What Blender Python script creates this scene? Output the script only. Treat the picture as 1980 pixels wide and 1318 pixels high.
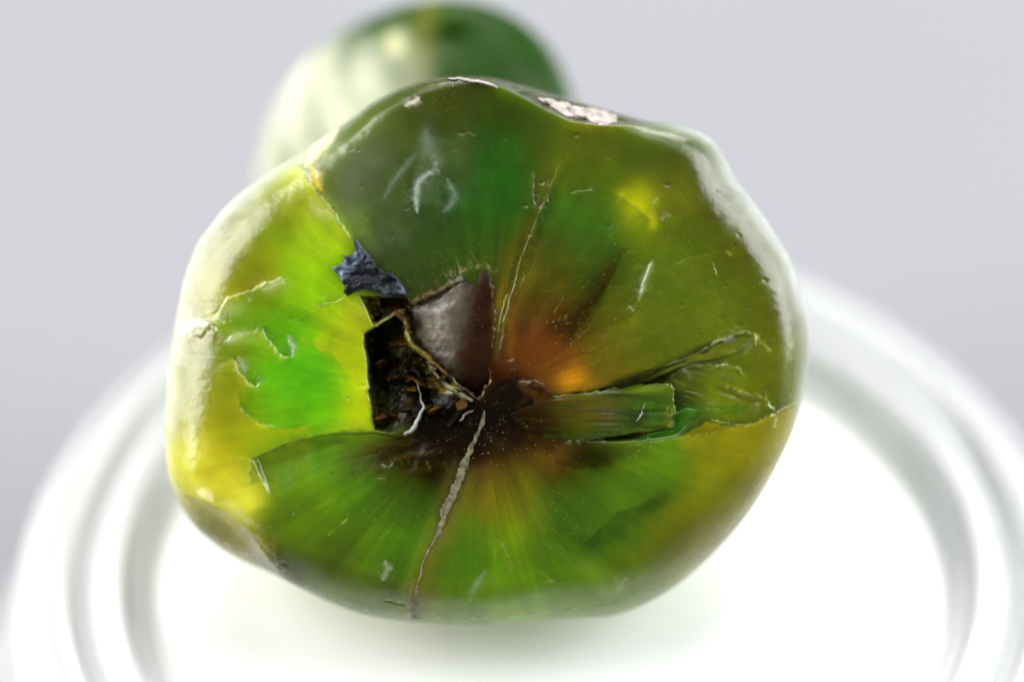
import bpy, math, random
import numpy as np
from mathutils import Vector, Matrix

random.seed(7); rng = np.random.default_rng(11)
scene = bpy.context.scene
for o in list(bpy.data.objects): bpy.data.objects.remove(o)
C = scene.collection
scene.unit_settings.system = 'METRIC'
scene.unit_settings.scale_length = 0.01            # one unit is one centimetre

# ------------------------------------------------------------------ camera
PITCH = math.radians(42)
DIST = 25.0
VR = np.array((1.0, 0.0, 0.0))                                      # right
VU = np.array((0.0, math.sin(PITCH), math.cos(PITCH)))              # up, in the plane of the polished face
VN = np.array((0.0, -math.cos(PITCH), math.sin(PITCH)))             # out of the polished face
SC = 400.0                                                          # face-plane units per centimetre
cam_data = bpy.data.cameras.new('camera')
cam = bpy.data.objects.new('camera', cam_data); C.objects.link(cam)
cam.location = Vector(VN * DIST)
cam.rotation_euler = (math.pi/2 - PITCH, 0, 0)
cam_data.sensor_width = 36.0
cam_data.lens = 36.0 * DIST / (1980.0 / SC)
cam_data.clip_start = 0.5
cam_data.clip_end = 2000
cam_data.dof.use_dof = True
cam_data.dof.focus_distance = DIST + 0.06
cam_data.dof.aperture_fstop = cam_data.lens * 0.001 / 2.3           # a 2.3 cm wide entrance pupil
scene.camera = cam

# ------------------------------------------------------------------ world and lamps
world = bpy.data.worlds.new('World'); scene.world = world
world.use_nodes = True
bg = world.node_tree.nodes['Background']
bg.inputs['Color'].default_value = (0.80, 0.88, 1.0, 1)
bg.inputs['Strength'].default_value = 0.06

def area(name, loc, target, sx, sy, radiance, col):
    l = bpy.data.lights.new(name, 'AREA'); l.shape = 'RECTANGLE'; l.size = sx; l.size_y = sy
    l.energy = radiance * math.pi * sx * sy; l.color = col
    o = bpy.data.objects.new(name, l); C.objects.link(o)
    o.location = loc
    o.rotation_euler = (Vector(target) - Vector(loc)).to_track_quat('-Z', 'Y').to_euler()
    return o
area('window_light_back', (10, 62, 50), (0, 0, 0), 60, 40, 5.0, (1.0, 0.99, 0.97))
area('window_light_left', (-58, 0, 30), (0, 0, 0), 54, 62, 5.8, (1.0, 0.985, 0.95))
area('window_light_right', (56, 6, 30), (0, 0, 0), 50, 60, 4.6, (0.97, 0.985, 1.0))
area('overhead_fill', (0, 22, 75), (0, 0, 0), 60, 40, 2.4, (1.0, 1.0, 1.0))  # overhead lamp added to brighten the stone's face

scene.view_settings.view_transform = 'Standard'
scene.view_settings.look = 'None'
scene.view_settings.exposure = 1.08
scene.view_settings.gamma = 1.0
scene.view_settings.use_curve_mapping = False
scene.render.engine = 'CYCLES'
scene.cycles.use_denoising = True
scene.cycles.max_bounces = 14
scene.cycles.transmission_bounces = 12
scene.cycles.sample_clamp_indirect = 2.5
scene.cycles.blur_glossy = 1.5
scene.cycles.caustics_reflective = False

# ------------------------------------------------------------------ helpers
def s2l(c):
    c = np.asarray(c, float) / 255.0
    return np.where(c <= 0.04045, c / 12.92, ((c + 0.055) / 1.055) ** 2.4)

def W(px, py, t):
    """point of the stone's own frame (face-plane position, height over the face) -> centimetres"""
    a = (np.asarray(px, float) - 990.0) / SC; b = (659.0 - np.asarray(py, float)) / SC
    t = np.asarray(t, float)
    return a[..., None] * VR + b[..., None] * VU + t[..., None] * VN

def hash2(i, j, seed):
    h = (i.astype(np.int64) * 374761393 + j.astype(np.int64) * 668265263 + seed * 974711) & 0x7fffffff
    h = ((h ^ (h >> 13)) * 1274126177) & 0x7fffffff
    h = (h ^ (h >> 16)) & 0xffffff
    return h / float(0xffffff)
def vnoise(x, y, seed=0):
    i = np.floor(x); j = np.floor(y); fx = x - i; fy = y - j
    fx = fx * fx * fx * (fx * (fx * 6 - 15) + 10); fy = fy * fy * fy * (fy * (fy * 6 - 15) + 10)
    i = i.astype(np.int64); j = j.astype(np.int64)
    a = hash2(i, j, seed); b = hash2(i + 1, j, seed); c = hash2(i, j + 1, seed); d = hash2(i + 1, j + 1, seed)
    return (a * (1 - fx) + b * fx) * (1 - fy) + (c * (1 - fx) + d * fx) * fy
def fbm(x, y, seed=0, oct=4, gain=0.5):
    s = 0; a = 1; n = 0
    for k in range(oct):
        s = s + a * (vnoise(x, y, seed + k * 17) - 0.5); n += a; a *= gain; x = x * 2.03 + 5.1; y = y * 2.03 + 3.7
    return s / n * 2
def sstep(a, b, x):
    t = np.clip((x - a) / (b - a), 0, 1); return t * t * (3 - 2 * t)
def pline(X, Y, pts):
    """distance to a polyline, signed side, position along it 0..1"""
    P = np.array(pts, float); seg = np.diff(P, axis=0); L = np.hypot(seg[:, 0], seg[:, 1]); cum = np.concatenate(([0], np.cumsum(L)))
    best = np.full(X.shape, 1e9); side = np.zeros(X.shape); along = np.zeros(X.shape)
    for k in range(len(seg)):
        dx, dy = seg[k]; rx = X - P[k, 0]; ry = Y - P[k, 1]
        u = np.clip((rx * dx + ry * dy) / (L[k] ** 2 + 1e-9), 0, 1)
        ex = rx - u * dx; ey = ry - u * dy; d = np.hypot(ex, ey)
        m = d < best
        best = np.where(m, d, best); side = np.where(m, np.sign(dx * ry - dy * rx), side)
        along = np.where(m, (cum[k] + u * L[k]) / cum[-1], along)
    return best, side, along
def inpoly(X, Y, pts):
    """signed distance to a polygon, positive inside"""
    P = list(pts) + [pts[0]]
    d, _, _ = pline(X, Y, P)
    ins = np.zeros(X.shape, bool)
    for k in range(len(pts)):
        (x1, y1), (x2, y2) = P[k], P[k + 1]
        if y1 == y2: continue
        c = ((y1 > Y) != (y2 > Y)) & (X < (x2 - x1) * (Y - y1) / (y2 - y1) + x1)
        ins ^= c
    return np.where(ins, d, -d)
def spline_closed(pts, n):
    P = np.array(pts, float); m = len(P); out = []
    L = np.hypot(*(np.roll(P, -1, 0) - P).T); cum = np.concatenate(([0], np.cumsum(L)))
    for s in np.linspace(0, cum[-1], n, endpoint=False):
        k = min(np.searchsorted(cum, s, 'right') - 1, m - 1); u = (s - cum[k]) / L[k]
        p0, p1, p2, p3 = P[k - 1], P[k], P[(k + 1) % m], P[(k + 2) % m]
        out.append(0.5 * (2 * p1 + (p2 - p0) * u + (2 * p0 - 5 * p1 + 4 * p2 - p3) * u * u + (3 * p1 - p0 - 3 * p2 + p3) * u ** 3))
    return np.array(out)

def mesh_obj(name, V, quads, tris=None, mat=None, parent=None, smooth=True, attrs=None, offset=None):
    """one mesh object from numpy arrays"""
    V = np.asarray(V, float)
    if offset is not None: V = V - offset
    me = bpy.data.meshes.new(name)
    quads = np.asarray(quads, np.int32).reshape(-1, 4); tris = np.zeros((0, 3), np.int32) if tris is None else np.asarray(tris, np.int32).reshape(-1, 3)
    nq, nt = len(quads), len(tris)
    me.vertices.add(len(V)); me.vertices.foreach_set('co', V.astype(np.float32).ravel())
    me.loops.add(nq * 4 + nt * 3); me.loops.foreach_set('vertex_index', np.concatenate((quads.ravel(), tris.ravel())).astype(np.int32))
    me.polygons.add(nq + nt)
    start = np.concatenate((np.arange(nq) * 4, nq * 4 + np.arange(nt) * 3)).astype(np.int32)
    me.polygons.foreach_set('loop_start', start)
    me.update(calc_edges=True); me.validate()
    me.polygons.foreach_set('use_smooth', np.full(len(me.polygons), smooth))
    for k, a in (attrs or {}).items():
        if a.ndim == 2:
            at = me.color_attributes.new(k, 'FLOAT_COLOR', 'POINT')
            at.data.foreach_set('color', np.concatenate((a, np.ones((len(a), 1))), 1).astype(np.float32).ravel())
        else:
            at = me.attributes.new(k, 'FLOAT', 'POINT'); at.data.foreach_set('value', a.astype(np.float32))
    me.update()
    o = bpy.data.objects.new(name, me); C.objects.link(o)
    if mat: me.materials.append(mat)
    if parent: o.parent = parent
    return o

def ring_faces(nr, na, close_first=True):
    """quads between nr rings of na points, ring after ring (outward facing for a +t front)"""
    i = np.arange(nr - 1)[:, None]; j = np.arange(na)[None, :]; jn = (j + 1) % na
    return np.stack((i * na + j, (i + 1) * na + j, (i + 1) * na + jn, i * na + jn), -1).reshape(-1, 4)

def nodes(name):
    m = bpy.data.materials.new(name); m.use_nodes = True
    nt = m.node_tree; return m, nt, nt.nodes['Principled BSDF']
def N(nt, kind, **kw):
    n = nt.nodes.new(kind)
    for k, v in kw.items():
        if k in n.inputs: n.inputs[k].default_value = v
        else: setattr(n, k, v)
    return n
def tag(o, label=None, cat=None, group=None, kind=None):
    for k, v in (('label', label), ('category', cat), ('group', group), ('kind', kind)):
        if v: o[k] = v
    return o

# ------------------------------------------------------------------ materials
def stone_material(name, spec=.35, sss=0.45, rough=0.19, dust=1.0, weight=0.9, trans=0.0):
    m, nt, p = nodes(name); L = nt.links.new
    col = N(nt, 'ShaderNodeVertexColor', layer_name='tint')
    gl = N(nt, 'ShaderNodeAttribute', attribute_name='gloss')
    geo = N(nt, 'ShaderNodeTexCoord')
    # cloudy mottling inside the mineral
    n1 = N(nt, 'ShaderNodeTexNoise', Scale=5.0, Detail=6.0, Roughness=0.6); L(geo.outputs['Object'], n1.inputs['Vector'])
    r1 = N(nt, 'ShaderNodeMapRange'); r1.inputs['From Min'].default_value = .3; r1.inputs['From Max'].default_value = .7
    r1.inputs['To Min'].default_value = .82; r1.inputs['To Max'].default_value = 1.16; L(n1.outputs['Fac'], r1.inputs['Value'])
    mul = N(nt, 'ShaderNodeMix', data_type='RGBA', blend_type='MULTIPLY'); mul.inputs[0].default_value = 1
    L(col.outputs['Color'], mul.inputs[6]); L(r1.outputs['Result'], mul.inputs[7])
    # fine dust specks on the skin
    vo = N(nt, 'ShaderNodeTexVoronoi', Scale=70.0); L(geo.outputs['Object'], vo.inputs['Vector'])
    lt = N(nt, 'ShaderNodeMapRange'); lt.inputs['From Min'].default_value = .30; lt.inputs['From Max'].default_value = .12; L(vo.outputs['Distance'], lt.inputs['Value'])
    sep = N(nt, 'ShaderNodeSeparateColor'); L(vo.outputs['Color'], sep.inputs[0])
    th = N(nt, 'ShaderNodeMapRange'); th.inputs['From Min'].default_value = .66; th.inputs['From Max'].default_value = .98; L(sep.outputs[0], th.inputs['Value'])
    n3 = N(nt, 'ShaderNodeTexNoise', Scale=3.4, Detail=5.0); L(geo.outputs['Object'], n3.inputs['Vector'])
    r3 = N(nt, 'ShaderNodeMapRange'); r3.inputs['From Min'].default_value = .44; r3.inputs['From Max'].default_value = .72; L(n3.outputs['Fac'], r3.inputs['Value'])
    a = N(nt, 'ShaderNodeMath', operation='MULTIPLY'); L(lt.outputs['Result'], a.inputs[0]); L(th.outputs['Result'], a.inputs[1])
    b = N(nt, 'ShaderNodeMath', operation='MULTIPLY'); L(a.outputs[0], b.inputs[0]); L(r3.outputs['Result'], b.inputs[1])
    c = N(nt, 'ShaderNodeMath', operation='MULTIPLY'); L(b.outputs[0], c.inputs[0]); c.inputs[1].default_value = 0.38 * dust
    mx = N(nt, 'ShaderNodeMix', data_type='RGBA'); L(c.outputs[0], mx.inputs[0]); L(mul.outputs[2], mx.inputs[6]); mx.inputs[7].default_value = (.62, .64, .42, 1)
    L(mx.outputs[2], p.inputs['Base Color'])
    p.inputs['Subsurface Weight'].default_value = weight
    p.inputs['Subsurface Radius'].default_value = (1.0, 1.0, 0.5)
    p.inputs['Subsurface Scale'].default_value = sss
    p.inputs['Specular IOR Level'].default_value = spec; p.inputs['IOR'].default_value = 1.5; p.inputs['Transmission Weight'].default_value = trans; p.inputs['Coat Weight'].default_value = .43 * spec; p.inputs['Coat IOR'].default_value = 1.5
    tw = N(nt, 'ShaderNodeMapRange'); tw.inputs['To Min'].default_value = trans; tw.inputs['To Max'].default_value = trans * .15; L(gl.outputs['Fac'], tw.inputs['Value']); fa = N(nt, 'ShaderNodeAttribute', attribute_name='frost_highlight'); fi = N(nt, 'ShaderNodeMath', operation='MULTIPLY_ADD'); L(fa.outputs['Fac'], fi.inputs[0]); fi.inputs[1].default_value = -.9; fi.inputs[2].default_value = 1.0
    tm_ = N(nt, 'ShaderNodeMath', operation='MULTIPLY'); L(tw.outputs['Result'], tm_.inputs[0]); L(fi.outputs[0], tm_.inputs[1]); hv = N(nt, 'ShaderNodeSeparateColor', mode='HSV'); L(col.outputs['Color'], hv.inputs[0])      # dark inclusions are opaque
    ov = N(nt, 'ShaderNodeMapRange'); ov.inputs['From Min'].default_value = .01; ov.inputs['From Max'].default_value = .09; ov.inputs['To Min'].default_value = .05; L(hv.outputs[2], ov.inputs['Value'])
    t2_ = N(nt, 'ShaderNodeMath', operation='MULTIPLY'); L(tm_.outputs[0], t2_.inputs[0]); L(ov.outputs['Result'], t2_.inputs[1]); L(t2_.outputs[0], p.inputs['Transmission Weight'])
    s1 = N(nt, 'ShaderNodeMapRange'); s1.inputs['From Max'].default_value = .10; s1.inputs['From Min'].default_value = .008; s1.inputs['To Min'].default_value = .18 * spec; s1.inputs['To Max'].default_value = spec; L(hv.outputs[2], s1.inputs['Value']); L(s1.outputs['Result'], p.inputs['Specular IOR Level'])
    s2 = N(nt, 'ShaderNodeMath', operation='MULTIPLY'); L(s1.outputs['Result'], s2.inputs[0]); s2.inputs[1].default_value = .43; L(s2.outputs[0], p.inputs['Coat Weight'])
    rr = N(nt, 'ShaderNodeMapRange'); rr.inputs['To Min'].default_value = rough; rr.inputs['To Max'].default_value = 0.20; L(gl.outputs['Fac'], rr.inputs['Value'])
    n2 = N(nt, 'ShaderNodeTexNoise', Scale=14.0, Detail=5.0); L(geo.outputs['Object'], n2.inputs['Vector'])
    r2 = N(nt, 'ShaderNodeMath', operation='MULTIPLY_ADD'); L(n2.outputs['Fac'], r2.inputs[0]); r2.inputs[1].default_value = .10; L(rr.outputs['Result'], r2.inputs[2])
    fr = N(nt, 'ShaderNodeMath', operation='MULTIPLY_ADD'); L(fa.outputs['Fac'], fr.inputs[0]); fr.inputs[1].default_value = .48; L(r2.outputs[0], fr.inputs[2]); L(fr.outputs[0], p.inputs['Roughness']); L(fr.outputs[0], p.inputs['Coat Roughness'])
    # pitted, finely scratched skin
    n4 = N(nt, 'ShaderNodeTexNoise', Scale=38.0, Detail=6.0, Roughness=.62); L(geo.outputs['Object'], n4.inputs['Vector'])
    bp = N(nt, 'ShaderNodeBump', Strength=0.12, Distance=0.02); L(n4.outputs['Fac'], bp.inputs['Height']); L(bp.outputs['Normal'], p.inputs['Normal']); L(bp.outputs['Normal'], p.inputs['Coat Normal'])
    return m

MAT_STONE = stone_material('zoned green mineral', trans=.5)
MAT_REAR = stone_material('rear pebble mineral', spec=.12, sss=0.25, rough=0.32, dust=0.3, weight=.7)

def solid(name, rgb, rough=.4, metal=0.0, noise=14.0, amp=.4, bump=.3, rgb2=None, spec=.5, lo=.36, hi=.64):
    m, nt, p = nodes(name); L = nt.links.new
    g = N(nt, 'ShaderNodeTexCoord'); n = N(nt, 'ShaderNodeTexNoise', Scale=noise, Detail=6.0, Roughness=.65); L(g.outputs['Object'], n.inputs['Vector'])
    r = N(nt, 'ShaderNodeValToRGB'); a = np.array(rgb); b = np.array(rgb2) if rgb2 is not None else a * (1 - amp)
    r.color_ramp.elements[0].color = (*b, 1); r.color_ramp.elements[0].position = lo
    r.color_ramp.elements[1].color = (*a, 1); r.color_ramp.elements[1].position = hi
    L(n.outputs['Fac'], r.inputs['Fac']); L(r.outputs['Color'], p.inputs['Base Color'])
    p.inputs['Roughness'].default_value = rough; p.inputs['Metallic'].default_value = metal; p.inputs['Specular IOR Level'].default_value = spec
    n2 = N(nt, 'ShaderNodeTexNoise', Scale=noise * 2.2, Detail=6.0, Roughness=.7); L(g.outputs['Object'], n2.inputs['Vector'])
    bp = N(nt, 'ShaderNodeBump', Strength=bump, Distance=.02); L(n2.outputs['Fac'], bp.inputs['Height']); L(bp.outputs['Normal'], p.inputs['Normal'])
    return m
MAT_METAL = solid('blue black metallic flake', (.11, .15, .225), .38, .6, 5.5, .9, .6, rgb2=(.002, .003, .005), lo=.44, hi=.70)
MAT_NODULE = stone_material('smoky brown fracture face', sss=.02, rough=.50, dust=.6, weight=0)
MAT_VEIN = solid('grey brown vein filling', (.15, .135, .055), .5, 0, 26, .7, .5, rgb2=(.045, .040, .006), lo=.42, hi=.60)
MAT_CRUST = solid('pinkish grey crust', (.55, .48, .45), .75, 0, 24, .7, 1.0, rgb2=(.20, .17, .14))
MAT_SHARD = stone_material('glassy brown shards', spec=.15, sss=.05, rough=.24, dust=.2, weight=.3, trans=.3)
MAT_PALE = solid('pale highlight strip', (.38, .41, .43), .30, 0, 20, .4, .4, rgb2=(.14, .14, .10))

gm, nt, p = nodes('clear pressed glass')
p.inputs['Base Color'].default_value = (.985, .995, 1, 1); p.inputs['Transmission Weight'].default_value = 1
p.inputs['Roughness'].default_value = .015; p.inputs['IOR'].default_value = 1.5
g = N(nt, 'ShaderNodeTexCoord'); n = N(nt, 'ShaderNodeTexNoise', Scale=1.6, Detail=3.0); nt.links.new(g.outputs['Object'], n.inputs['Vector'])
bp = N(nt, 'ShaderNodeBump', Strength=.12, Distance=.05); nt.links.new(n.outputs['Fac'], bp.inputs['Height']); nt.links.new(bp.outputs['Normal'], p.inputs['Normal'])
out = nt.nodes['Material Output']; df = N(nt, 'ShaderNodeBsdfDiffuse'); df.inputs['Color'].default_value = (.93, .94, .95, 1)
tl = N(nt, 'ShaderNodeBsdfTranslucent'); tl.inputs['Color'].default_value = (.93, .94, .95, 1)
ms = N(nt, 'ShaderNodeMixShader'); ms.inputs[0].default_value = .22; nt.links.new(df.outputs[0], ms.inputs[1]); nt.links.new(tl.outputs[0], ms.inputs[2])
m2 = N(nt, 'ShaderNodeMixShader'); vl = N(nt, 'ShaderNodeVectorMath', operation='LENGTH'); sx = N(nt, 'ShaderNodeVectorMath', operation='MULTIPLY'); sx.inputs[1].default_value = (1, 1, 0)
nt.links.new(g.outputs['Object'], sx.inputs[0]); nt.links.new(sx.outputs[0], vl.inputs[0])
mr = N(nt, 'ShaderNodeMapRange'); mr.inputs['From Min'].default_value = 1.85; mr.inputs['From Max'].default_value = 2.05; mr.inputs['To Min'].default_value = .84; mr.inputs['To Max'].default_value = .28   # frosted disc, clearer rim
nt.links.new(vl.outputs['Value'], mr.inputs['Value']); nt.links.new(mr.outputs['Result'], m2.inputs[0]); nt.links.new(p.outputs[0], m2.inputs[1]); nt.links.new(ms.outputs[0], m2.inputs[2]); nt.links.new(m2.outputs[0], out.inputs['Surface'])
MAT_GLASS = gm

tm, nt, p = nodes('matt white table paper')
g = N(nt, 'ShaderNodeTexCoord'); n = N(nt, 'ShaderNodeTexNoise', Scale=.35, Detail=4.0); nt.links.new(g.outputs['Object'], n.inputs['Vector'])
r = N(nt, 'ShaderNodeValToRGB'); r.color_ramp.elements[0].color = (.153, .155, .168, 1); r.color_ramp.elements[1].color = (.167, .169, .183, 1)
nt.links.new(n.outputs['Fac'], r.inputs['Fac']); nt.links.new(r.outputs['Color'], p.inputs['Base Color']); p.inputs['Roughness'].default_value = .7
MAT_TABLE = tm

# ------------------------------------------------------------------ the setting: table
ZD = -1.50                 # top of the glass dish
DISH_H = 1.5
ZT = ZD - DISH_H
def slab(name, x0, x1, y0, y1, z, mat):
    V = [(x0, y0, z), (x1, y0, z), (x1, y1, z), (x0, y1, z)]
    return mesh_obj(name, V, [(0, 1, 2, 3)], mat=mat, smooth=False)
tag(slab('table_top', -400, 400, -200, 600, ZT, MAT_TABLE), kind='structure')

# ------------------------------------------------------------------ the glass dish
DISH_C = np.array((0.185, -0.10, ZT))
def lathe(name, prof, na, mat, loc):
    P = np.array(prof, float); th = np.linspace(0, 2 * np.pi, na, endpoint=False)
    V = np.stack((P[:, 0, None] * np.cos(th), P[:, 0, None] * np.sin(th), np.repeat(P[:, 1, None], na, 1)), -1).reshape(-1, 3)
    q = ring_faces(len(P), na)
    o = mesh_obj(name, V, q[:, ::-1] if False else q, mat=mat)
    o.location = loc
    return o
def arc(cx, cz, rx, rz, a0, a1, n):
    return [(cx + rx * math.cos(math.radians(a)), cz + rz * math.sin(math.radians(a))) for a in np.linspace(a0, a1, n)]
H = DISH_H
prof = [(0.0005, H - .10), (1.0, H - .10), (1.90, H - .10)]
prof += arc(1.98, H - .03, .07, .07, 270, 360, 5)[1:] 
prof += arc(2.18, H - .05, .13, .13, 165, 25, 12) + [(2.315, H - .01)] + arc(2.46, H - .06, .15, .15, 155, 8, 14)
prof += arc(2.64, H - .22, .06, .16, 80, -60, 8)
prof += [(2.66, H - .55)] + arc(2.78, H - .85, .12, .12, 120, 0, 6) + [(3.0, .35), (3.04, .12)] + arc(2.94, .10, .1, .1, 0, -90, 5)
prof += [(2.5, .0), (2.3, .03), (2.15, .30), (2.0, .62), (1.6, .78), (.8, .80), (.0005, .80)]
dish = lathe('glass_dish', prof, 192, MAT_GLASS, Vector(DISH_C + np.array((0, 0, .004))))
tag(dish, 'clear round glass dish with thick rounded rim under the green stones', 'glass dish')

# ------------------------------------------------------------------ the front stone: outline and relief
CX, CY = 935.0, 700.0
SIL = [(312,880),(309,820),(314,740),(323,660),(338,580),(352,522),(375,465),(405,425),(440,385),(490,345),(545,310),(600,275),(650,241),(690,213),(720,191),(770,166),(820,150),(870,142),(920,140),(960,145),(1000,155),(1060,172),(1120,190),(1200,213),(1260,229),(1310,238),(1355,250),(1385,270),(1407,302),(1430,345),(1465,390),(1500,440),(1530,490),(1550,540),(1565,600),(1572,660),(1568,720),(1555,790),(1530,860),(1490,940),(1440,1015),(1380,1080),(1310,1140),(1240,1180),(1180,1199),(1100,1203),(1020,1206),(960,1212),(900,1215),(840,1212),(760,1205),(690,1192),(620,1165),(565,1137),(510,1112),(450,1088),(400,1058),(360,1020),(332,970),(316,925)]
NA, NR = 1200, 320
def polar(outline, n, cx, cy):
    S = spline_closed(outline, n * 6); th = np.arctan2(-(S[:, 1] - cy), S[:, 0] - cx); r = np.hypot(S[:, 0] - cx, S[:, 1] - cy)
    k = np.argsort(th); th, r = th[k], r[k]
    q = np.linspace(-np.pi, np.pi, n, endpoint=False)
    return q, np.interp(q, np.concatenate((th - 2 * np.pi, th, th + 2 * np.pi)), np.tile(r, 3))
TH, RS = polar(SIL, NA, CX, CY)
def per(th, table):
    """smooth periodic table of (degrees, value)"""
    t = np.array(table, float); a = np.radians(t[:, 0]); d = np.degrees(th)
    return np.interp(d, np.concatenate((t[:, 0] - 360, t[:, 0], t[:, 0] + 360)), np.tile(t[:, 1], 3))
#            degrees (0 right, 90 up) : width of the rounded edge in face units, depth of it in cm
EDGE_W = [(-180,135),(-165,120),(-150,110),(-130,90),(-110,95),(-90,85),(-60,115),(-40,125),(-20,90),(0,80),(20,92),(40,100),(52,60),(65,24),(90,20),(110,45),(125,75),(140,105),(160,130)]
EDGE_H = [(-180,.34),(-150,.30),(-110,.30),(-90,.26),(-60,.34),(-20,.30),(0,.30),(40,.30),(55,.22),(65,.16),(90,.16),(110,.22),(140,.30),(160,.34)]

JX = lambda X, Y, s, a, seed: a * fbm(X / s, Y / s, seed, 3)

# features of the broken middle, in the stone's own face frame
CAV_L = [(703,645),(722,632),(772,598),(785,612),(786,650),(800,672),(838,700),(880,742),(925,775),(960,742),(1000,730),(1040,738),(1070,765),(1085,805),(1060,845),(1010,868),(950,880),(900,882),(840,868),(800,856),(722,832),(716,790),(708,720)]
CAV_U = [(690,572),(790,575),(800,584),(842,562),(880,546),(900,540),(925,560),(935,620),(935,690),(950,735),(925,775),(790,660),(775,600),(722,632),(706,600)]
WEDGE = [(1060,757),(1150,752),(1240,735),(1300,702),(1380,655),(1440,636),(1462,645),(1458,672),(1425,690),(1460,735),(1500,780),(1470,815),(1430,820),(1370,812),(1310,845),(1200,855),(1080,850)]
SPL = [(985,800),(1040,780),(1100,764),(1150,757),(1190,748),(1215,738),(1236,734),(1246,744),(1272,741),(1296,743),(1306,750),(1301,772),(1309,792),(1305,812),(1309,829),(1282,828),(1255,834),(1222,836),(1170,847),(1110,851),(1050,845),(1005,825)]
FLAKE_SCAR = [(488,885),(560,852),(640,838),(720,834),(800,848),(900,870),(890,905),(830,910),(760,895),(690,912),(640,925),(560,935),(500,930)]
TOP_EDGE = [(840,146),(880,150),(930,158),(975,170),(1010,188),(1055,212),(1100,233),(1160,242),(1230,241),(1300,239),(1340,242)]
LL_EDGE = [(318,900),(350,955),(400,972),(440,990),(480,1025),(510,1070),(535,1105),(560,1137)]

SLAB_LOW = [(484,888),(520,872),(560,853),(600,843),(640,837),(690,833),(725,834),(780,845)]
def scar(X, Y):
    x = X + JX(X, Y, 30, 3, 27); y = Y + JX(X, Y, 30, 3, 28); d, s, al = pline(x, y, SLAB_LOW)
    return np.where((s > 0) & (Y > 800), sstep(0, 5, d) * np.exp(-(d / 62) ** 2), 0) * sstep(0, .04, al) * sstep(930, 800, X)
def relief(X, Y, rho, th):
    w = per(th, EDGE_W) / np.maximum(np.interp(th, TH, RS, period=2 * np.pi), 1); hr = per(th, EDGE_H)
    u = np.clip((rho - (1 - w)) / w, 0, 1)
    t = -hr * (1 - np.sqrt(np.clip(1 - u ** 2.1, 0, 1)))
    t += .020 * fbm(X / 260, Y / 260, 3, 3) + .0035 * fbm(X / 40, Y / 40, 5, 3)
    t += -.05 * ((X - CX) / 620) ** 2 - .05 * ((Y - CY) / 540) ** 2
    # scooped flank behind the top edge
    d, s, al = pline(X, Y, TOP_EDGE)
    m = (s < 0) & (X > 835) & (X < 1345) & (Y < 260)
    t = np.where(m, t - .14 * (1 - np.exp(-d / 9)) - .001 * d - .03 * fbm(X / 22, Y / 14, 9, 3) * sstep(0, 8, d), t)
    # flank at the lower left, with a soft ridge along it
    d, s, al = pline(X, Y, LL_EDGE)
    m = (s > 0) & (X < 575) & (Y > 880)
    t = np.where(m, t - .10 * (1 - np.exp(-d / 22)) - .0008 * d, t)
    t += np.where((X < 620) & (Y > 880), .035 * np.exp(-(d / 20) ** 2) * sstep(0.1, .5, al), 0)
    # broken middle
    jx = X + JX(X, Y, 24, 5, 21); jy = Y + JX(X, Y, 24, 5, 22)
    so = 10 + 120 * sstep(735, 800, X) * sstep(730, 800, Y); c = sstep(0, so, inpoly(jx, jy, CAV_L)); t -= c * (1 - 1.0 * sstep(850, 950, X + .3 * (Y - 780))) * (.085 + .06 * sstep(800, 730, Y) * np.abs(fbm(X / 46, Y / 34, 31, 4)) + .022 * sstep(790, 730, Y) * np.abs(fbm(X / 13, Y / 15, 37, 3)) + .07 * sstep(780, 700, X) * sstep(830, 740, Y))
    c2 = sstep(0, 10, inpoly(jx, jy, CAV_U)) * (1 - c); t -= c2 * (.13 + .06 * fbm(X / 18, Y / 18, 33, 3))
    # wedge-shaped break on the right with curved scars
    sd = inpoly(X + JX(X, Y, 30, 4, 25), Y + JX(X, Y, 30, 4, 26), WEDGE)
    k = sstep(0, 10 + 40 * sstep(1250, 1400, X), sd) * sstep(1085, 1190, X); depth = .02 + .15 * sstep(1360, 1120, X)
    t -= k * (depth + .022 * np.abs(fbm((X + Y * .8) / 120, (Y - X * .35) / 22, 35, 4)))
    # flake scar below the bright slab, with fine stepped ripples
    k = scar(X, Y)
    t -= k * (.045 + .004 * np.sin((X * .9 + Y * .35) / 5.2 + 3 * fbm(X / 40, Y / 40, 41, 2)) * sstep(600, 680, X) * sstep(870, 905, Y))
    for pts, wd, col, al_, g in LINES:
        P = np.array(pts); m = (X > P[:, 0].min() - 40) & (X < P[:, 0].max() + 40) & (Y > P[:, 1].min() - 40) & (Y < P[:, 1].max() + 40)
        if not m.any() or g == 0: continue
        x, y = X[m], Y[m]; d, s, al = pline(x + JX(x, y, 18, 5, 51), y + JX(x, y, 18, 5, 52), pts)
        e = sstep(0, .12, al) * sstep(1, .88, al)
        t[m] += e * (g * s * np.exp(-d / (wd * 5.0)) * .12 - abs(g) * .05 * np.exp(-(d / wd) ** 2))
    # small pits and nicks
    for (x0, y0, r0, dp) in PITS:
        m = (np.abs(X - x0) < r0 * 3) & (np.abs(Y - y0) < r0 * 3)
        if m.any():
            e = np.hypot((X[m] - x0) / r0, (Y[m] - y0) / (r0 * .6)); t[m] -= dp * np.exp(-e ** 2)
    return t

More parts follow.
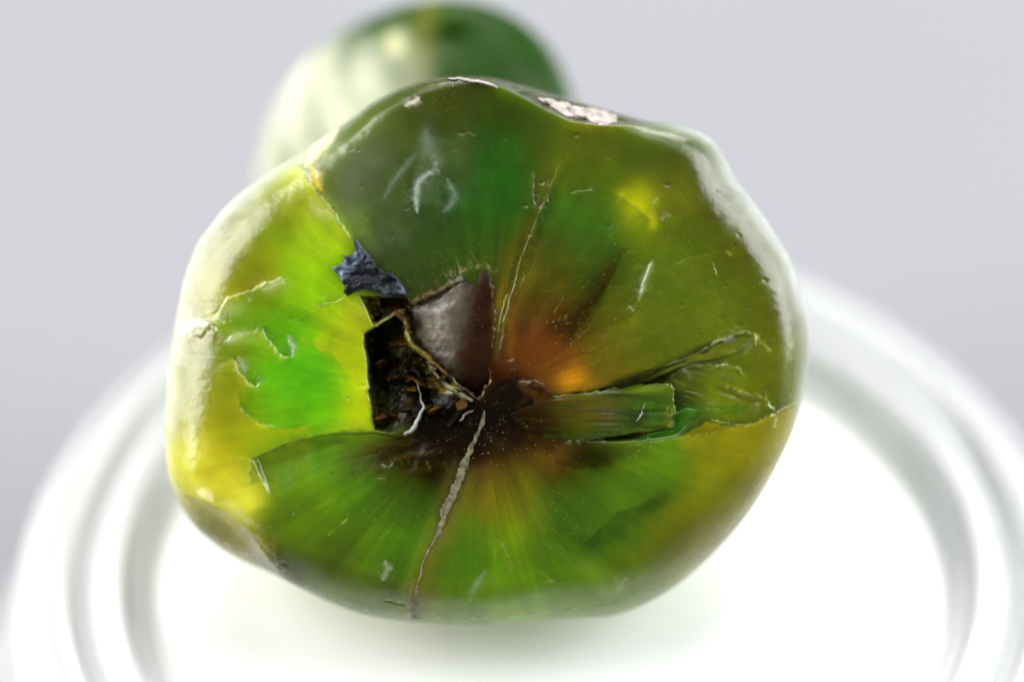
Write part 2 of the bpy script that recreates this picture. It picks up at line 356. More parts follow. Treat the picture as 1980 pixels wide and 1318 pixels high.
# cracks, bruised edges and scratches: points, half width, colour, strength, relief in cm
YW = (235, 232, 110); WH = (205, 212, 190); GR = (170, 178, 150); DK = (25, 28, 8); PY = (200, 205, 60); AM = (120, 95, 20)
LINES = [
 ([(395,625),(415,612),(440,575),(470,565),(510,548),(548,540),(552,565)], 5, YW, .75, .035),
 ([(395,608),(440,572)], 5, WH, .7, .0), ([(500,550),(545,541)], 4, WH, .6, .0), ([(478,583),(488,572)], 4, WH, .5, .01),
 ([(340,640),(365,622),(405,622),(385,650),(362,640)], 6, WH, .6, .06), ([(348,650),(380,634),(420,640)], 5, (90,80,30), .6, .04),
 ([(430,662),(460,645),(500,640)], 6, WH, .5, .02), ([(503,628),(512,650),(530,675),(545,690),(562,690)], 5, YW, .8, .045), ([(555,650),(566,668),(564,690)], 5, WH, .7, .03),
 ([(445,690),(458,712),(480,740),(495,748),(506,738)], 5, YW, .8, .045), ([(463,695),(470,712)], 8, WH, .45, .01), ([(500,728),(506,745)], 4, WH, .6, .0),
 ([(452,760),(470,795),(500,822),(540,826)], 3, PY, .5, .03),
 ([(610,592),(640,584),(662,576)], 4, (20,14,10), .95, .03), ([(580,622),(600,612)], 3, (30,60,0), .7, .01),
 ([(690,560),(655,570),(600,585),(530,592)], 2.5, PY, .4, .01),
 ([(628,650),(634,668),(628,678),(600,660),(580,652)], 3, PY, .6, .02),
 ([(720,832),(690,830),(640,838),(590,846),(545,862),(490,886)], 3.5, (215,220,20), .5, .02),
 ([(702,645),(708,720),(716,790),(720,832)], 3, (205,225,30), .3, .0),
 ([(484,885),(480,915),(484,935)], 4, YW, .7, .03), ([(500,885),(498,915),(510,935)], 6, (60,100,5), .5, .02),
 # upper left: seam beside the slab, shell bruises
 ([(570,315),(590,345),(615,375),(645,410),(680,465),(700,500)], 4, (215,215,110), .6, .04),
 ([(640,255),(610,285),(600,310),(602,340),(615,365)], 9, (240,232,170), .75, .02), ([(575,310),(600,300),(625,272)], 11, (235,232,195), .7, .01), ([(604,335),(618,362)], 6, (225,195,20), .8, .0),
 ([(600,385),(612,405),(640,412),(650,430)], 7, (210,220,150), .35, .02), ([(585,400),(605,440),(640,500)], 3, (195,205,80), .45, .01), ([(540,385),(600,470),(650,540)], 2.5, (190,195,70), .3, .01),
 ([(806,408),(803,375),(812,348),(838,330),(843,312),(836,300)], 8, (205,218,205), .65, .012), ([(866,350),(880,375),(876,392),(858,408)], 7, (150,175,150), .55, .010), ([(745,378),(760,350),(785,318),(800,296)], 6, (125,150,125), .5, .008), ([(790,400),(800,370)], 9, (30,50,10), .4, 0), ([(862,365),(860,400)], 8, (30,60,10), .4, 0),
 ([(820,260),(825,290),(842,310)], 12, (150,165,140), .30, .0),
 ([(780,200),(800,196),(812,186)], 7, (220,215,205), .6, .02), ([(885,262),(905,256),(922,262)], 6, (140,135,85), .4, .012), ([(905,268),(935,280)], 5, (45,60,5), .4, .01),
 # radial seam above the middle
 ([(962,700),(972,640),(985,580),(1005,510),(1030,440),(1055,380),(1080,320),(1108,285)], 7, (150,150,60), .24, .012),
 ([(990,590),(1015,520),(1040,440)], 8, (150,130,0), .4, .0), ([(1034,330),(1030,370),(1036,405),(1050,390)], 4, (170,165,100), .35, .02), ([(1036,370),(1040,405)], 5, (40,30,8), .75, .02),
 ([(962,645),(970,600),(985,560)], 3, (190,170,60), .5, .01), ([(1060,350),(1062,390),(1046,430)], 4, (165,160,105), .35, .02),
 # right half
 ([(1238,570),(1248,535),(1260,505)], 6, (170,185,150), .6, .03), ([(1280,428),(1298,408)], 4, (205,210,190), .7, .02), ([(1262,395),(1274,383)], 2.5, (200,200,150), .6, .01), ([(1195,395),(1203,370)], 3, (200,200,60), .5, .01),
 ([(1100,375),(1115,368),(1150,365)], 4, (160,170,90), .4, .02), ([(1215,590),(1225,600)], 3, WH, .6, .02), ([(1300,510),(1350,495),(1372,488)], 3, (120,130,40), .5, .015), ([(1380,505),(1385,530)], 4, (150,165,90), .5, .02), ([(1405,480),(1415,495)], 3, PY, .5, .01), ([(1505,552),(1504,568)], 3, GR, .6, .01),
 ([(1285,705),(1340,688),(1395,655),(1440,640),(1462,650),(1460,668),(1435,690)], 3.5, (215,220,130), .7, .03), ([(1460,650),(1480,668),(1492,678)], 4, (210,212,90), .6, .02), ([(1400,660),(1415,650),(1405,668)], 8, (165,178,140), .55, .0),  # last stroke is a painted grey-white glint
 ([(1290,735),(1320,712),(1340,705),(1400,706),(1430,712),(1448,728)], 3, (195,205,110), .65, .03), ([(1320,712),(1336,722),(1330,740)], 3, WH, .6, .02),
 ([(1400,745),(1440,760),(1475,765),(1500,790)], 3, (205,210,90), .6, .025), ([(1478,752),(1490,780),(1502,792)], 3, (210,210,90), .5, .02),
 ([(1370,812),(1430,822),(1470,815),(1505,795),(1535,782),(1556,780)], 3, (205,205,60), .7, .03), ([(1505,800),(1498,828)], 6, (235,225,150), .65, .02), ([(1480,815),(1490,830)], 3, DK, .6, .01),
 ([(1200,862),(1300,850),(1370,838),(1430,825)], 4, (28,60,5), .7, .02),
 ([(1145,757),(1200,745),(1260,728),(1300,705),(1380,672)], 13, (20,14,4), .95, .0),
 # lower part
 ([(1048,1128),(1062,1120),(1085,1140)], 3, (160,170,70), .6, .02), ([(960,1045),(978,1060),(985,1090),(990,1110)], 3.5, (175,185,90), .55, .02), ([(955,1075),(958,1060)], 3, PY, .4, .01),
 ([(1040,1100),(1060,1120),(1075,1140)], 3, (160,165,80), .4, .015), ([(1210,1120),(1195,1150),(1175,1170)], 5, (175,190,130), .55, .02), ([(1205,1115),(1220,1125)], 3, WH, .5, .01),
 ([(940,1100),(920,1130),(908,1150),(908,1170)], 5, (150,175,130), .5, .025), ([(745,1085),(750,1100),(738,1120)], 5, (190,200,165), .65, .03), ([(738,1165),(775,1168),(785,1175)], 7, (70,75,20), .55, .03), ([(740,1162),(780,1162)], 3, WH, .4, .0),
 ([(630,1035),(660,1015),(672,998),(676,990)], 2.5, (160,190,30), .6, .012), ([(730,1055),(745,1030),(755,1022)], 2.5, (150,185,30), .55, .01), ([(718,1005),(725,1000)], 4, (150,180,40), .5, .01), ([(600,985),(640,970),(660,950)], 2.5, (140,165,30), .35, .01),
 ([(735,895),(752,900),(762,892)], 4, (125,120,40), .5, .025), ([(726,925),(745,928)], 4, (110,110,30), .5, .02),
 ([(780,1205),(790,1150),(800,1115)], 10, (190,180,130), .35, .02),
 ([(1090,860),(1110,850),(1150,848),(1175,852)], 2.5, (190,195,170), .65, .02), ([(1000,740),(1030,735),(1055,745)], 3, (190,150,120), .5, .02), ([(1065,765),(1140,758)], 3, (225,170,30), .6, .02),
 ([(880,540),(870,525),(862,510)], 2.5, (190,180,100), .5, .01), ([(895,535),(885,505)], 2.5, (180,170,90), .5, .01), ([(850,550),(838,530)], 2.5, (165,140,80), .5, .01), ([(820,560),(800,545)], 2.5, (150,120,60), .5, .01), ([(870,545),(850,515)], 2, (170,150,70), .4, .01),
]
LINES += [
 ([(775,600),(800,582),(845,561),(880,541),(902,517),(940,510),(958,530)], 5, (190,165,110), .75, .01), ([(870,545),(895,540)], 7, (205,195,175), .7, 0), ([(783,612),(782,640),(795,660),(830,690)], 3.0, (170,160,100), .4, .0),
 ([(722,632),(750,612),(775,598)], 4, (150,140,90), .45, .01), ([(706,575),(715,600),(722,628)], 4, (150,60,10), .5, 0), ([(735,580),(745,600)], 6, (110,40,10), .5, 0),
 ([(420,955),(450,985),(490,1030),(515,1070),(540,1108),(565,1137)], 13, (185,186,170), .55, 0), ([(400,985),(440,1010),(470,1050)], 6, (235,205,40), .5, .01), ([(390,1000),(430,1030),(455,1070)], 5, (110,90,20), .5, .01), ([(480,1070),(500,1100)], 7, (45,42,15), .7, 0),  # first stroke paints the pale highlight along the lower-left ridge
 ([(785,845),(760,862),(700,880),(640,890)], 4, (40,44,4), .5, .012), ([(800,856),(740,872),(690,884)], 3, (96,84,10), .5, .01), ([(600,872),(560,868),(540,860)], 4, (30,80,4), .5, .01),
 ([(742,905),(736,890)], 3, (110,100,30), .5, .01), ([(1005,300),(1020,330)], 3, (120,130,60), .3, 0), ([(1250,340),(1330,330)], 5, (120,115,10), .3, 0),
]
for k in range(26):      # stepped ripple marks along the flake scar
    x0 = 560 + k * 12 + random.uniform(-4, 4); y0 = 905 - .10 * (x0 - 640) + random.uniform(-6, 6)
    LINES.append(([(x0, y0), (x0 + 5, y0 + 12), (x0 + 7, y0 + random.uniform(18, 32))], 2.2, random.choice(((120,140,20),(40,60,5),(90,100,20))), .30, .003))
for k in range(34):      # fine fibres running out of the broken middle
    a = random.uniform(.3, 2.6); r0 = random.uniform(215, 260); r1 = r0 + random.uniform(15, 55)
    x0, y0 = 900 + r0 * math.cos(a), 770 - r0 * math.sin(a) * 1.02; x1, y1 = 900 + r1 * math.cos(a + .05), 770 - r1 * math.sin(a + .05)
    LINES.append(([(x0, y0), (x1, y1)], 2.0, random.choice(((140,120,50),(60,40,10),(120,130,40))), .35, .006))
PITS = [(random.uniform(420, 1500), random.uniform(220, 1160), random.uniform(2.5, 7), random.uniform(.002, .007)) for _ in range(90)]

# mineral colour zones, with reflection haze and backlight kept in the colours (face position, colour, spread)
ZONES = [
(900,165,60,62,30),(820,178,66,70,30),(760,205,84,92,50),(700,265,95,105,60),(650,335,108,116,70),(725,330,75,86,45),(780,300,80,92,40),(700,420,70,84,48),(660,375,92,102,60),(860,240,75,80,20),(960,220,60,75,5),(1040,240,70,85,5),(880,300,75,95,35),(960,300,35,95,10),(990,370,15,98,10),(960,420,40,112,20),(900,400,50,95,28),(840,450,55,82,33),(780,470,66,86,46),(760,520,66,82,40),(860,500,55,75,22),(940,470,62,98,0),(1000,330,40,95,5),(1060,300,95,105,5),(1150,270,100,100,5),(1250,270,85,95,5),(1330,290,78,82,12),(1150,350,95,108,8),(1300,380,112,112,8),(1390,380,88,82,8),(1100,420,58,102,12),(1150,460,60,97,8),(1250,460,97,107,8),(1350,470,92,102,8),(1450,480,88,82,8),(1050,480,75,85,0),(1000,500,92,86,0),(1080,540,75,65,6),(1150,540,55,72,8),(1250,550,80,96,8),(1350,560,85,98,8),(1450,560,96,99,8),(1530,600,95,85,12),
(1010,600,84,54,3),(1040,660,96,34,0),(1075,690,116,44,0),(1080,635,60,28,0),(1150,640,74,60,3),(1200,600,85,80,5),(1250,650,85,90,8),(1180,700,88,68,3),(1280,690,75,75,8),(1350,630,85,95,8),(1450,640,105,108,12),(1400,700,100,108,8),(1500,700,110,110,15),(1550,700,105,98,25),(1400,760,112,122,5),(1480,770,110,110,0),(1350,720,70,80,8),
(400,480,120,112,25),(500,420,110,105,8),(560,400,130,130,15),(470,500,125,120,8),(540,480,140,160,0),(600,480,167,197,0),(645,450,178,208,0),(590,550,160,207,0),(650,560,182,222,0),(500,560,140,150,0),(430,560,150,140,20),(540,640,110,182,0),(480,620,110,150,3),(620,640,130,192,0),(685,620,197,207,0),(450,700,130,142,8),(530,720,110,190,3),(600,730,72,170,3),(640,720,88,170,3),(690,720,187,212,0),(580,780,88,185,0),(520,790,110,166,3),(700,800,203,222,0),(620,800,120,196,0),(430,790,150,145,8),(390,700,140,132,35),(360,620,140,130,40),(400,830,165,150,8),(480,850,172,172,8),(560,840,120,176,0),(650,825,112,172,0),
(420,900,218,198,42),(365,880,222,206,80),(455,950,228,212,46),(380,960,196,178,60),(365,1000,104,96,48),(400,1020,112,98,30),(440,1045,128,108,18),(475,1078,140,120,15),(505,1105,50,46,14),(345,800,150,140,50),
(520,900,85,132,0),(560,880,58,125,3),(600,870,55,106,8),(600,935,95,132,0),(545,990,100,122,8),(600,1030,90,112,3),(700,960,65,112,3),(700,1040,85,112,3),(780,960,55,77,0),(820,905,35,26,0),(740,880,66,66,0),(680,880,72,98,3),(760,1060,75,117,0),(650,1100,85,97,15),(720,1150,92,104,28),(830,980,50,85,0),(830,1050,80,122,0),(870,905,28,10,0),(900,870,22,8,0),
(955,960,104,92,0),(960,905,74,42,0),(990,880,72,36,2),(1050,872,92,52,2),(1095,895,48,30,0),(1150,882,28,28,0),(980,940,118,98,0),(1000,1000,117,122,0),(1080,970,48,80,3),(1150,960,38,75,3),(1230,940,60,102,3),(1290,890,80,116,3),(1210,885,75,95,3),(1380,880,132,132,0),(1430,870,168,152,0),(1500,850,142,127,0),(1380,960,132,127,0),(1280,1010,117,122,0),(1200,1010,75,112,3),(1100,1050,28,92,3),(1080,1090,45,112,3),(900,1050,52,117,3),(900,1110,58,112,8),(980,1070,102,132,0),(970,1120,97,137,8),(1050,1140,102,137,12),(1150,1110,107,142,15),(1200,1125,110,132,30),(1250,1100,110,112,8),(1320,1050,117,107,8),(1380,1010,117,102,8),(1470,930,120,105,12),(1000,1170,122,144,30),(1100,1175,112,130,30),(880,1170,105,124,40),(1180,1175,108,120,30),
(800,620,30,20,5),(850,650,28,15,5),(920,620,26,12,4),(760,720,14,10,3),(820,780,14,9,3),(900,800,14,8,2),(1000,800,24,10,2),(1040,820,34,16,2)]
SPOTS = [ # small stronger zones: x, y, rx, ry, degrees, colour, strength
(1232,398,34,40,0,(205,208,0),.9),(1212,372,24,18,0,(180,185,0),.7),(1265,425,10,14,0,(225,225,20),.8),(1106,734,30,26,0,(225,135,8),.9),(1150,745,30,12,0,(180,105,5),.35),(1060,668,40,30,0,(150,48,0),.6),(1072,640,28,60,35,(38,16,0),.7),(1150,570,24,85,30,(30,26,3),.8),(1120,600,16,50,30,(28,18,2),.55),
(1130,420,40,60,0,(45,95,6),.4),(990,380,34,80,0,(14,96,8),.5),(600,735,60,38,20,(60,160,2),.5),(545,730,40,30,0,(95,190,5),.3),(1260,972,46,16,-25,(26,58,3),.6),(1120,1040,40,14,35,(22,66,3),.5),(935,905,20,16,0,(165,105,5),.6),(945,940,20,40,10,(150,110,5),.35),(1075,880,32,18,0,(140,80,4),.6),(1180,880,70,22,-8,(24,26,2),.7),
(430,925,60,26,-12,(240,226,70),.5),(470,960,30,30,0,(244,232,90),.5),(400,870,40,9,-14,(196,176,30),.5),(415,905,44,8,-12,(200,180,30),.45),(560,880,70,16,-12,(36,92,4),.6),(650,855,70,12,-4,(44,62,4),.7),(690,825,26,8,0,(120,140,5),.5),(640,813,60,8,-4,(90,150,3),.45),(560,838,60,10,-12,(90,160,10),.4),(790,882,105,36,-8,(28,17,2),.95),(850,905,75,62,15,(22,11,1),.92),(740,868,60,16,-8,(44,36,4),.7),(1000,805,105,60,0,(18,8,2),.94),(760,870,60,18,-6,(36,28,3),.6),(880,868,120,58,0,(20,10,2),.96),(960,735,60,40,0,(30,13,3),.6),(1130,880,60,20,0,(22,20,2),.6),(1030,860,50,10,0,(40,18,3),.6),
(690,330,40,70,30,(128,140,118),.45),(820,280,18,40,15,(140,155,130),.35),(440,600,26,16,0,(200,208,150),.3),(470,655,30,14,0,(196,206,130),.35),(530,560,26,10,-20,(196,210,120),.35),(668,650,30,40,0,(206,205,40),.4),(690,600,16,24,0,(205,200,90),.35),(560,672,10,22,10,(40,120,10),.6),(498,735,14,12,0,(50,125,20),.55),
(1420,665,30,10,-10,(150,165,120),.4),(1225,738,95,13,-17,(20,14,3),.85),(1330,765,32,34,0,(30,32,5),.7),(1350,830,90,9,-8,(24,66,4),.6),(1440,790,50,18,15,(118,120,2),.5),(620,395,34,22,40,(196,200,110),.4),  # first zone paints a glint at the break
(1400,735,40,18,0,(118,128,0),.5),(1330,790,40,30,0,(30,36,4),.75),(1300,720,40,14,-20,(30,34,6),.7),(1380,672,70,12,-22,(50,62,8),.5),
(965,590,10,60,6,(160,130,0),.5),(990,640,12,50,8,(150,80,0),.5),(1025,540,16,60,18,(110,90,0),.4),
]
TEX = np.array([(a, b) for a, b, *_ in ZONES], float); ZC = np.array([z[2:] for z in ZONES], float); ZC[:, 0] = np.where(TEX[:, 1] > 880, np.maximum(ZC[:, 0], .60 * ZC[:, 1]), ZC[:, 0]); TCOL = s2l(ZC) * (1 + .07 * sstep(740, 700, TEX[:, 0]) * sstep(860, 830, TEX[:, 1]) + .14 * sstep(860, 960, TEX[:, 1]) - .12 * sstep(330, 230, TEX[:, 1]))[:, None] * np.array((.88, 1.03, .35))

VEILS = [  # edge, side it fades to (+1 right of travel as seen, -1 left), reach, colour, strength
 ([(452,755),(470,795),(500,822),(545,830),(610,822)], -1, 45, (86,160,2), .6), ([(610,824),(545,832),(500,824),(470,797),(452,757)], -1, 40, (186,178,10), .5),
 ([(395,628),(440,575),(510,548),(550,540)], -1, 40, (172,160,22), .6), ([(430,662),(460,645),(500,640),(545,690)], 1, 40, (150,176,8), .55), ([(442,688),(470,725),(497,750)], 1, 34, (188,186,14), .55),
 ([(596,655),(628,678),(660,700),(690,740),(700,790)], -1, 55, (198,212,0), .7), ([(690,575),(640,590),(600,602)], -1, 50, (190,204,10), .5), ([(505,630),(530,675),(562,692)], -1, 26, (50,130,6), .6), ([(458,700),(480,740),(505,746)], -1, 22, (66,140,8), .5),
 ([(565,310),(600,360),(650,430),(690,465)], 1, 50, (200,210,30), .6), ([(640,250),(640,330),(680,440),(735,520)], -1, 80, (112,124,84), .5),
 ([(1150,752),(1285,705),(1380,660),(1445,640)], 1, 26, (40,44,5), .8), ([(1290,735),(1340,706),(1400,706),(1450,730)], 1, 42, (118,128,4), .6), ([(1385,748),(1440,756),(1478,768),(1504,792)], 1, 42, (88,92,2), .55),
 ([(1300,848),(1370,814),(1430,823),(1505,796),(1552,780)], -1, 16, (36,72,4), .7), ([(1300,850),(1370,818),(1430,827),(1505,800),(1552,784)], 1, 55, (172,156,0), .55),
 ([(1034,325),(1028,370),(1036,410)], -1, 30, (72,72,4), .5), ([(1095,372),(1160,362),(1230,400),(1275,440)], 1, 90, (50,96,6), .5), ([(1215,470),(1160,570),(1085,680)], 1, 40, (36,22,3), .75), ([(1262,500),(1240,560),(1215,640)], -1, 80, (104,114,12), .4), ([(1300,520),(1360,495),(1440,478)], 1, 50, (104,112,10), .35),
 ([(1275,962),(1190,995),(1120,1060)], -1, 55, (26,66,4), .55), ([(1040,868),(1100,905),(1190,900)], -1, 40, (30,26,3), .6), ([(944,1095),(920,1130),(908,1170)], -1, 50, (124,152,36), .5), ([(1212,1112),(1195,1150),(1172,1172)], 1, 90, (136,162,52), .5), ([(958,1040),(980,1065),(992,1112)], -1, 50, (112,142,8), .45),
 ([(896,905),(868,975),(835,1050),(808,1120),(798,1200)], -1, 36, (132,116,18), .6), ([(962,700),(985,580),(1030,440),(1100,295)], -1, 40, (120,104,0), .4), ([(484,886),(480,915),(486,938)], -1, 30, (50,96,3), .6), ([(820,255),(812,345),(803,400)], -1, 40, (104,124,84), .5),
]
SOFTS = [  # bruised, whitened strokes under the skin
 ([(806,410),(802,380),(810,350),(830,332)], 6, (205,216,205), .85), ([(864,346),(880,372),(877,392),(858,408)], 6, (140,165,140), .7), ([(744,382),(758,352),(785,320),(802,296)], 6, (120,145,120), .6), ([(822,255),(830,288),(846,308),(838,328)], 12, (140,155,130), .5), ([(815,345),(850,350),(868,372)], 10, (92,118,84), .4), ([(800,360),(796,395)], 7, (34,52,10), .5), ([(855,360),(862,395)], 7, (30,62,10), .45),
 ([(782,202),(800,197),(810,188)], 6, (225,220,210), .8), ([(1236,580),(1248,535),(1262,503)], 6, (165,180,145), .7), ([(645,252),(608,288),(592,318)], 14, (236,234,190), .85), ([(602,322),(612,350),(622,368)], 8, (228,200,30), .85), ([(600,380),(615,408),(645,420)], 12, (205,212,130), .45),
 ([(345,645),(368,626),(402,624)], 9, (238,238,232), .8), ([(362,660),(388,650),(425,654)], 7, (118,100,20), .7), ([(505,560),(530,550),(550,541)], 5, (205,216,170), .6), ([(556,648),(566,668),(564,692)], 5, (190,206,185), .7), ([(460,692),(470,708),(472,720)], 8, (200,210,180), .55), ([(432,662),(452,650),(470,646)], 7, (205,212,170), .55),
 ([(1400,668),(1412,655),(1425,662)], 7, (168,180,150), .6), ([(1240,985),(1262,970)], 7, (24,58,4), .5), ([(745,1082),(752,1100),(738,1122)], 5, (180,192,160), .7), ([(938,1102),(918,1135),(908,1165)], 6, (150,172,130), .5),  # first stroke is a glint painted in, the others are bruises
]
def frost_highlight(X, Y):
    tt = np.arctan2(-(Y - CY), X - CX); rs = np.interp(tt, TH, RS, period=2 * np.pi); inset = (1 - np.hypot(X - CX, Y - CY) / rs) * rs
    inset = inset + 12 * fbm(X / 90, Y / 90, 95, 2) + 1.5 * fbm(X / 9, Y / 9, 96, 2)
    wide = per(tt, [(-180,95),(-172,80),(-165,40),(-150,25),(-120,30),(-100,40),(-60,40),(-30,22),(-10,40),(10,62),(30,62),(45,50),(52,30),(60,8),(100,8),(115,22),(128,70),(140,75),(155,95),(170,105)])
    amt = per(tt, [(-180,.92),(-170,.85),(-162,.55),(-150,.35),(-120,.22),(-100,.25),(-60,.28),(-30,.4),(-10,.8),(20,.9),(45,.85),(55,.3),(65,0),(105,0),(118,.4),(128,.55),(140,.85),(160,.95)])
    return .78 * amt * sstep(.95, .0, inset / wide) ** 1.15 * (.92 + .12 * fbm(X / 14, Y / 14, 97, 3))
def tint(X, Y, paint=True):
    jx = X + 10 * fbm(X / 60, Y / 60, 61, 3); jy = Y + 10 * fbm(X / 60, Y / 60, 62, 3)
    num = np.zeros(X.shape + (3,)); den = np.full(X.shape, 1e-12)
    for (a, b), c in zip(TEX, TCOL):
        w = np.exp(-((jx - a) ** 2 + (jy - b) ** 2) / (2 * 34.0 ** 2)) + 1e-7 / (1 + ((X - a) ** 2 + (Y - b) ** 2) / 900)
        num += w[..., None] * c; den += w
    col = num / den[..., None]
    def put(mask, c): 
        nonlocal col
        col = col * (1 - mask[..., None]) + s2l(c) * mask[..., None]
    for (x0, y0, rx, ry, a, c, s) in SPOTS:
        ca, sa = math.cos(math.radians(a)), math.sin(math.radians(a)); ex = (jx - x0) * ca + (jy - y0) * sa; ey = -(jx - x0) * sa + (jy - y0) * ca
        put(s * np.exp(-((ex / rx) ** 2 + (ey / ry) ** 2) * 1.1), c)
    put(np.clip(frost_highlight(X, Y), 0, 1) * .8, (200, 204, 212))   # frosted skin round the edge, with the bright rim highlight painted in
    for pts, sd, fall, c, st in VEILS:      # fracture planes inside the stone: sharp along one edge, fading away from it
        P = np.array(pts); m = (X > P[:, 0].min() - 3 * fall) & (X < P[:, 0].max() + 3 * fall) & (Y > P[:, 1].min() - 3 * fall) & (Y < P[:, 1].max() + 3 * fall)
        if not m.any(): continue
        x, y = X[m], Y[m]; d, s_, al = pline(x + JX(x, y, 22, 7, 51), y + JX(x, y, 22, 7, 52), pts)
        e = np.where(s_ * sd > 0, np.exp(-d / fall), np.exp(-(d / 2.5) ** 2) * .9) * sstep(0, .12, al) * sstep(1, .88, al) * (.75 + .5 * vnoise(x / 18, y / 18, 66))
        q = np.clip(e * st, 0, 1)[:, None]; col[m] = col[m] * (1 - q) + s2l(c) * q
    # growth fibres radiating from the middle
    th = np.arctan2(Y - 770, X - 925); r = np.hypot(X - 925, Y - 770)
    f = fbm(th * 17, r / 260, 71, 4); f2 = fbm(th * 90, r / 90, 73, 3)
    col *= np.clip(1 + .34 * f * sstep(60, 160, r) * sstep(620, 300, r) + .10 * f2 * sstep(60, 160, r) * sstep(480, 250, r), .4, 1.7)[..., None]
    gloss = np.zeros(X.shape)
    if paint:
        wx = X + JX(X, Y, 24, 5, 21); wy = Y + JX(X, Y, 24, 5, 22)
        # the sharp end of the bright slab
        slab_edge = inpoly(wx, wy, [(560,470),(690,465),(668,520),(690,570),(702,645),(708,720),(716,790),(720,832),(640,838),(560,800)])
        put(sstep(0, 4, slab_edge) * sstep(640, 700, X + .0 * Y) * sstep(0, 20, slab_edge + 8) * .6, (196, 214, 0))
        so = 5 + 55 * sstep(740, 830, X) * sstep(760, 820, Y); c = sstep(-2 - .6 * so, so, inpoly(wx, wy, CAV_L) + .25 * so * fbm(X / 25, Y / 25, 77, 3)); put(c * .96 * (1 - .45 * sstep(980, 1060, X)), (17, 11, 6)); put(c * .8 * sstep(.0, .5, fbm(X / 60, Y / 45, 79, 4)), (58, 34, 12)); put(c * .5 * np.exp(-(((X - 775) / 22) ** 2 + ((Y - 668) / 24) ** 2)), (56, 62, 10)); gloss = np.maximum(gloss, c * sstep(930, 850, X) * sstep(810, 740, Y))
        k = c * sstep(.15, .55, fbm(X / 26, Y / 30, 81, 3)); put(k * .7 * np.exp(-(((X - 840) / 70) ** 2 + ((Y - 735) / 30) ** 2)), (150, 120, 5)); put(k * .8 * sstep(960, 1040, X), (70, 34, 4))
        c = sstep(-2, 4, inpoly(wx, wy, CAV_U)) * (1 - c); put(c * .85, (48, 27, 10)); put(c * sstep(-.1, .4, fbm(X / 14, Y / 20, 83, 3)) * .75, (122, 74, 20)); put(c * sstep(.25, .6, fbm(X / 8, Y / 8, 85, 3)) * .6, (190, 170, 120)); gloss = np.maximum(gloss, c * .7)
        d, s_, al = pline(X, Y, [(890,925),(875,960),(850,1025),(820,1090),(800,1190)]); put(.5 * np.exp(-(np.maximum(d - 6, 0) / 22) ** 2) * (.4 + .8 * vnoise(X / 16, Y / 16, 99)), (128, 116, 40))
        sd = inpoly(X + JX(X, Y, 30, 4, 25), Y + JX(X, Y, 30, 4, 26), WEDGE); k = sstep(-2, 6 + 40 * sstep(1250, 1400, X), sd); gloss = np.maximum(gloss, .8 * k)
        put(k * .85 * sstep(1330, 1180, X), (22, 16, 3)); put(k * .35 * sstep(1500, 1300, X), (50, 70, 5))
        kk = k * sstep(1290, 1320, X) * sstep(1470, 1430, X) * sstep(778, 790, Y); put(kk * .8, (30, 92, 4))
        k = scar(X, Y)
        put(k * .8 * sstep(690, 830, X) , (30, 20, 3))
        rip = np.sin((X * .2 + Y * .95) / 4.5 + 2 * fbm(X / 60, Y / 30, 87, 2)); put(k * .4 * sstep(.2, .9, rip) * sstep(620, 760, X), (86, 66, 8))
        # upper flank behind the top edge
        d, s, al = pline(X, Y, TOP_EDGE); m = (s < 0) & (X > 835) & (X < 1345) & (Y < 260); put(np.where(m, .85 * sstep(0, 5, d), 0), (58, 60, 34))
        for pts, wd, c, a_ in SOFTS:
            d, s_, al = pline(X + JX(X, Y, 20, 3, 51), Y + JX(X, Y, 20, 3, 52), pts)
            put(a_ * np.exp(-(d / (wd * (.35 + .65 * np.sin(np.pi * np.clip(al, 0, 1)) ** .7))) ** 2) * (.8 + .4 * fbm(X / 7, Y / 7, 58, 3)).clip(0, 1), c)
        for pts, wd, c, a_, g in LINES:
            P = np.array(pts); m = (X > P[:, 0].min() - 40) & (X < P[:, 0].max() + 40) & (Y > P[:, 1].min() - 40) & (Y < P[:, 1].max() + 40)
            if not m.any(): continue
            x, y = X[m], Y[m]; d, s, al = pline(x + JX(x, y, 18, 5, 51), y + JX(x, y, 18, 5, 52), pts)
            wv = wd * (.25 + 1.1 * vnoise(x / 11, y / 11, 55) ** 1.5); e = np.exp(-(d / np.maximum(wv, 1)) ** 2) * sstep(-.02, .1, al) * sstep(1.02, .9, al)
            e = .7 * e * (.10 + .95 * sstep(.25, .75, vnoise(x / 7, y / 7, 57))) + .5 * sstep(.3, .8, vnoise(x / 4, y / 4, 59)) * np.exp(-(d / (wd * 2.2)) ** 2) * sstep(0, .2, al) * sstep(1, .8, al) * vnoise(x / 12, y / 12, 58)
            q = np.clip(e * a_ * .8, 0, 1)[:, None]; col[m] = col[m] * (1 - q) + s2l(c) * q
    return np.clip(col, .0, .95), gloss

# ------------------------------------------------------------------ the front stone: body
s = np.linspace(0, 1, NR); RHO = .62 * s + .38 * np.sin(s * np.pi / 2)
rho = np.repeat(RHO[1:, None], NA, 1); th = np.repeat(TH[None, :], NR - 1, 0)
X = CX + rho * RS[None, :] * np.cos(th); Y = CY - rho * RS[None, :] * np.sin(th)
T = relief(X, Y, rho, th)
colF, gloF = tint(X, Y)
NB = 44
T1 = T[-1]; ph = np.linspace(0, np.pi / 2, NB + 1)[1:]
backd = 1.75 + T1                                                          # how far the back lies behind the edge
rb = np.cos(ph)[:, None] ** .62 * np.ones(NA); rb[-1] = 0.003
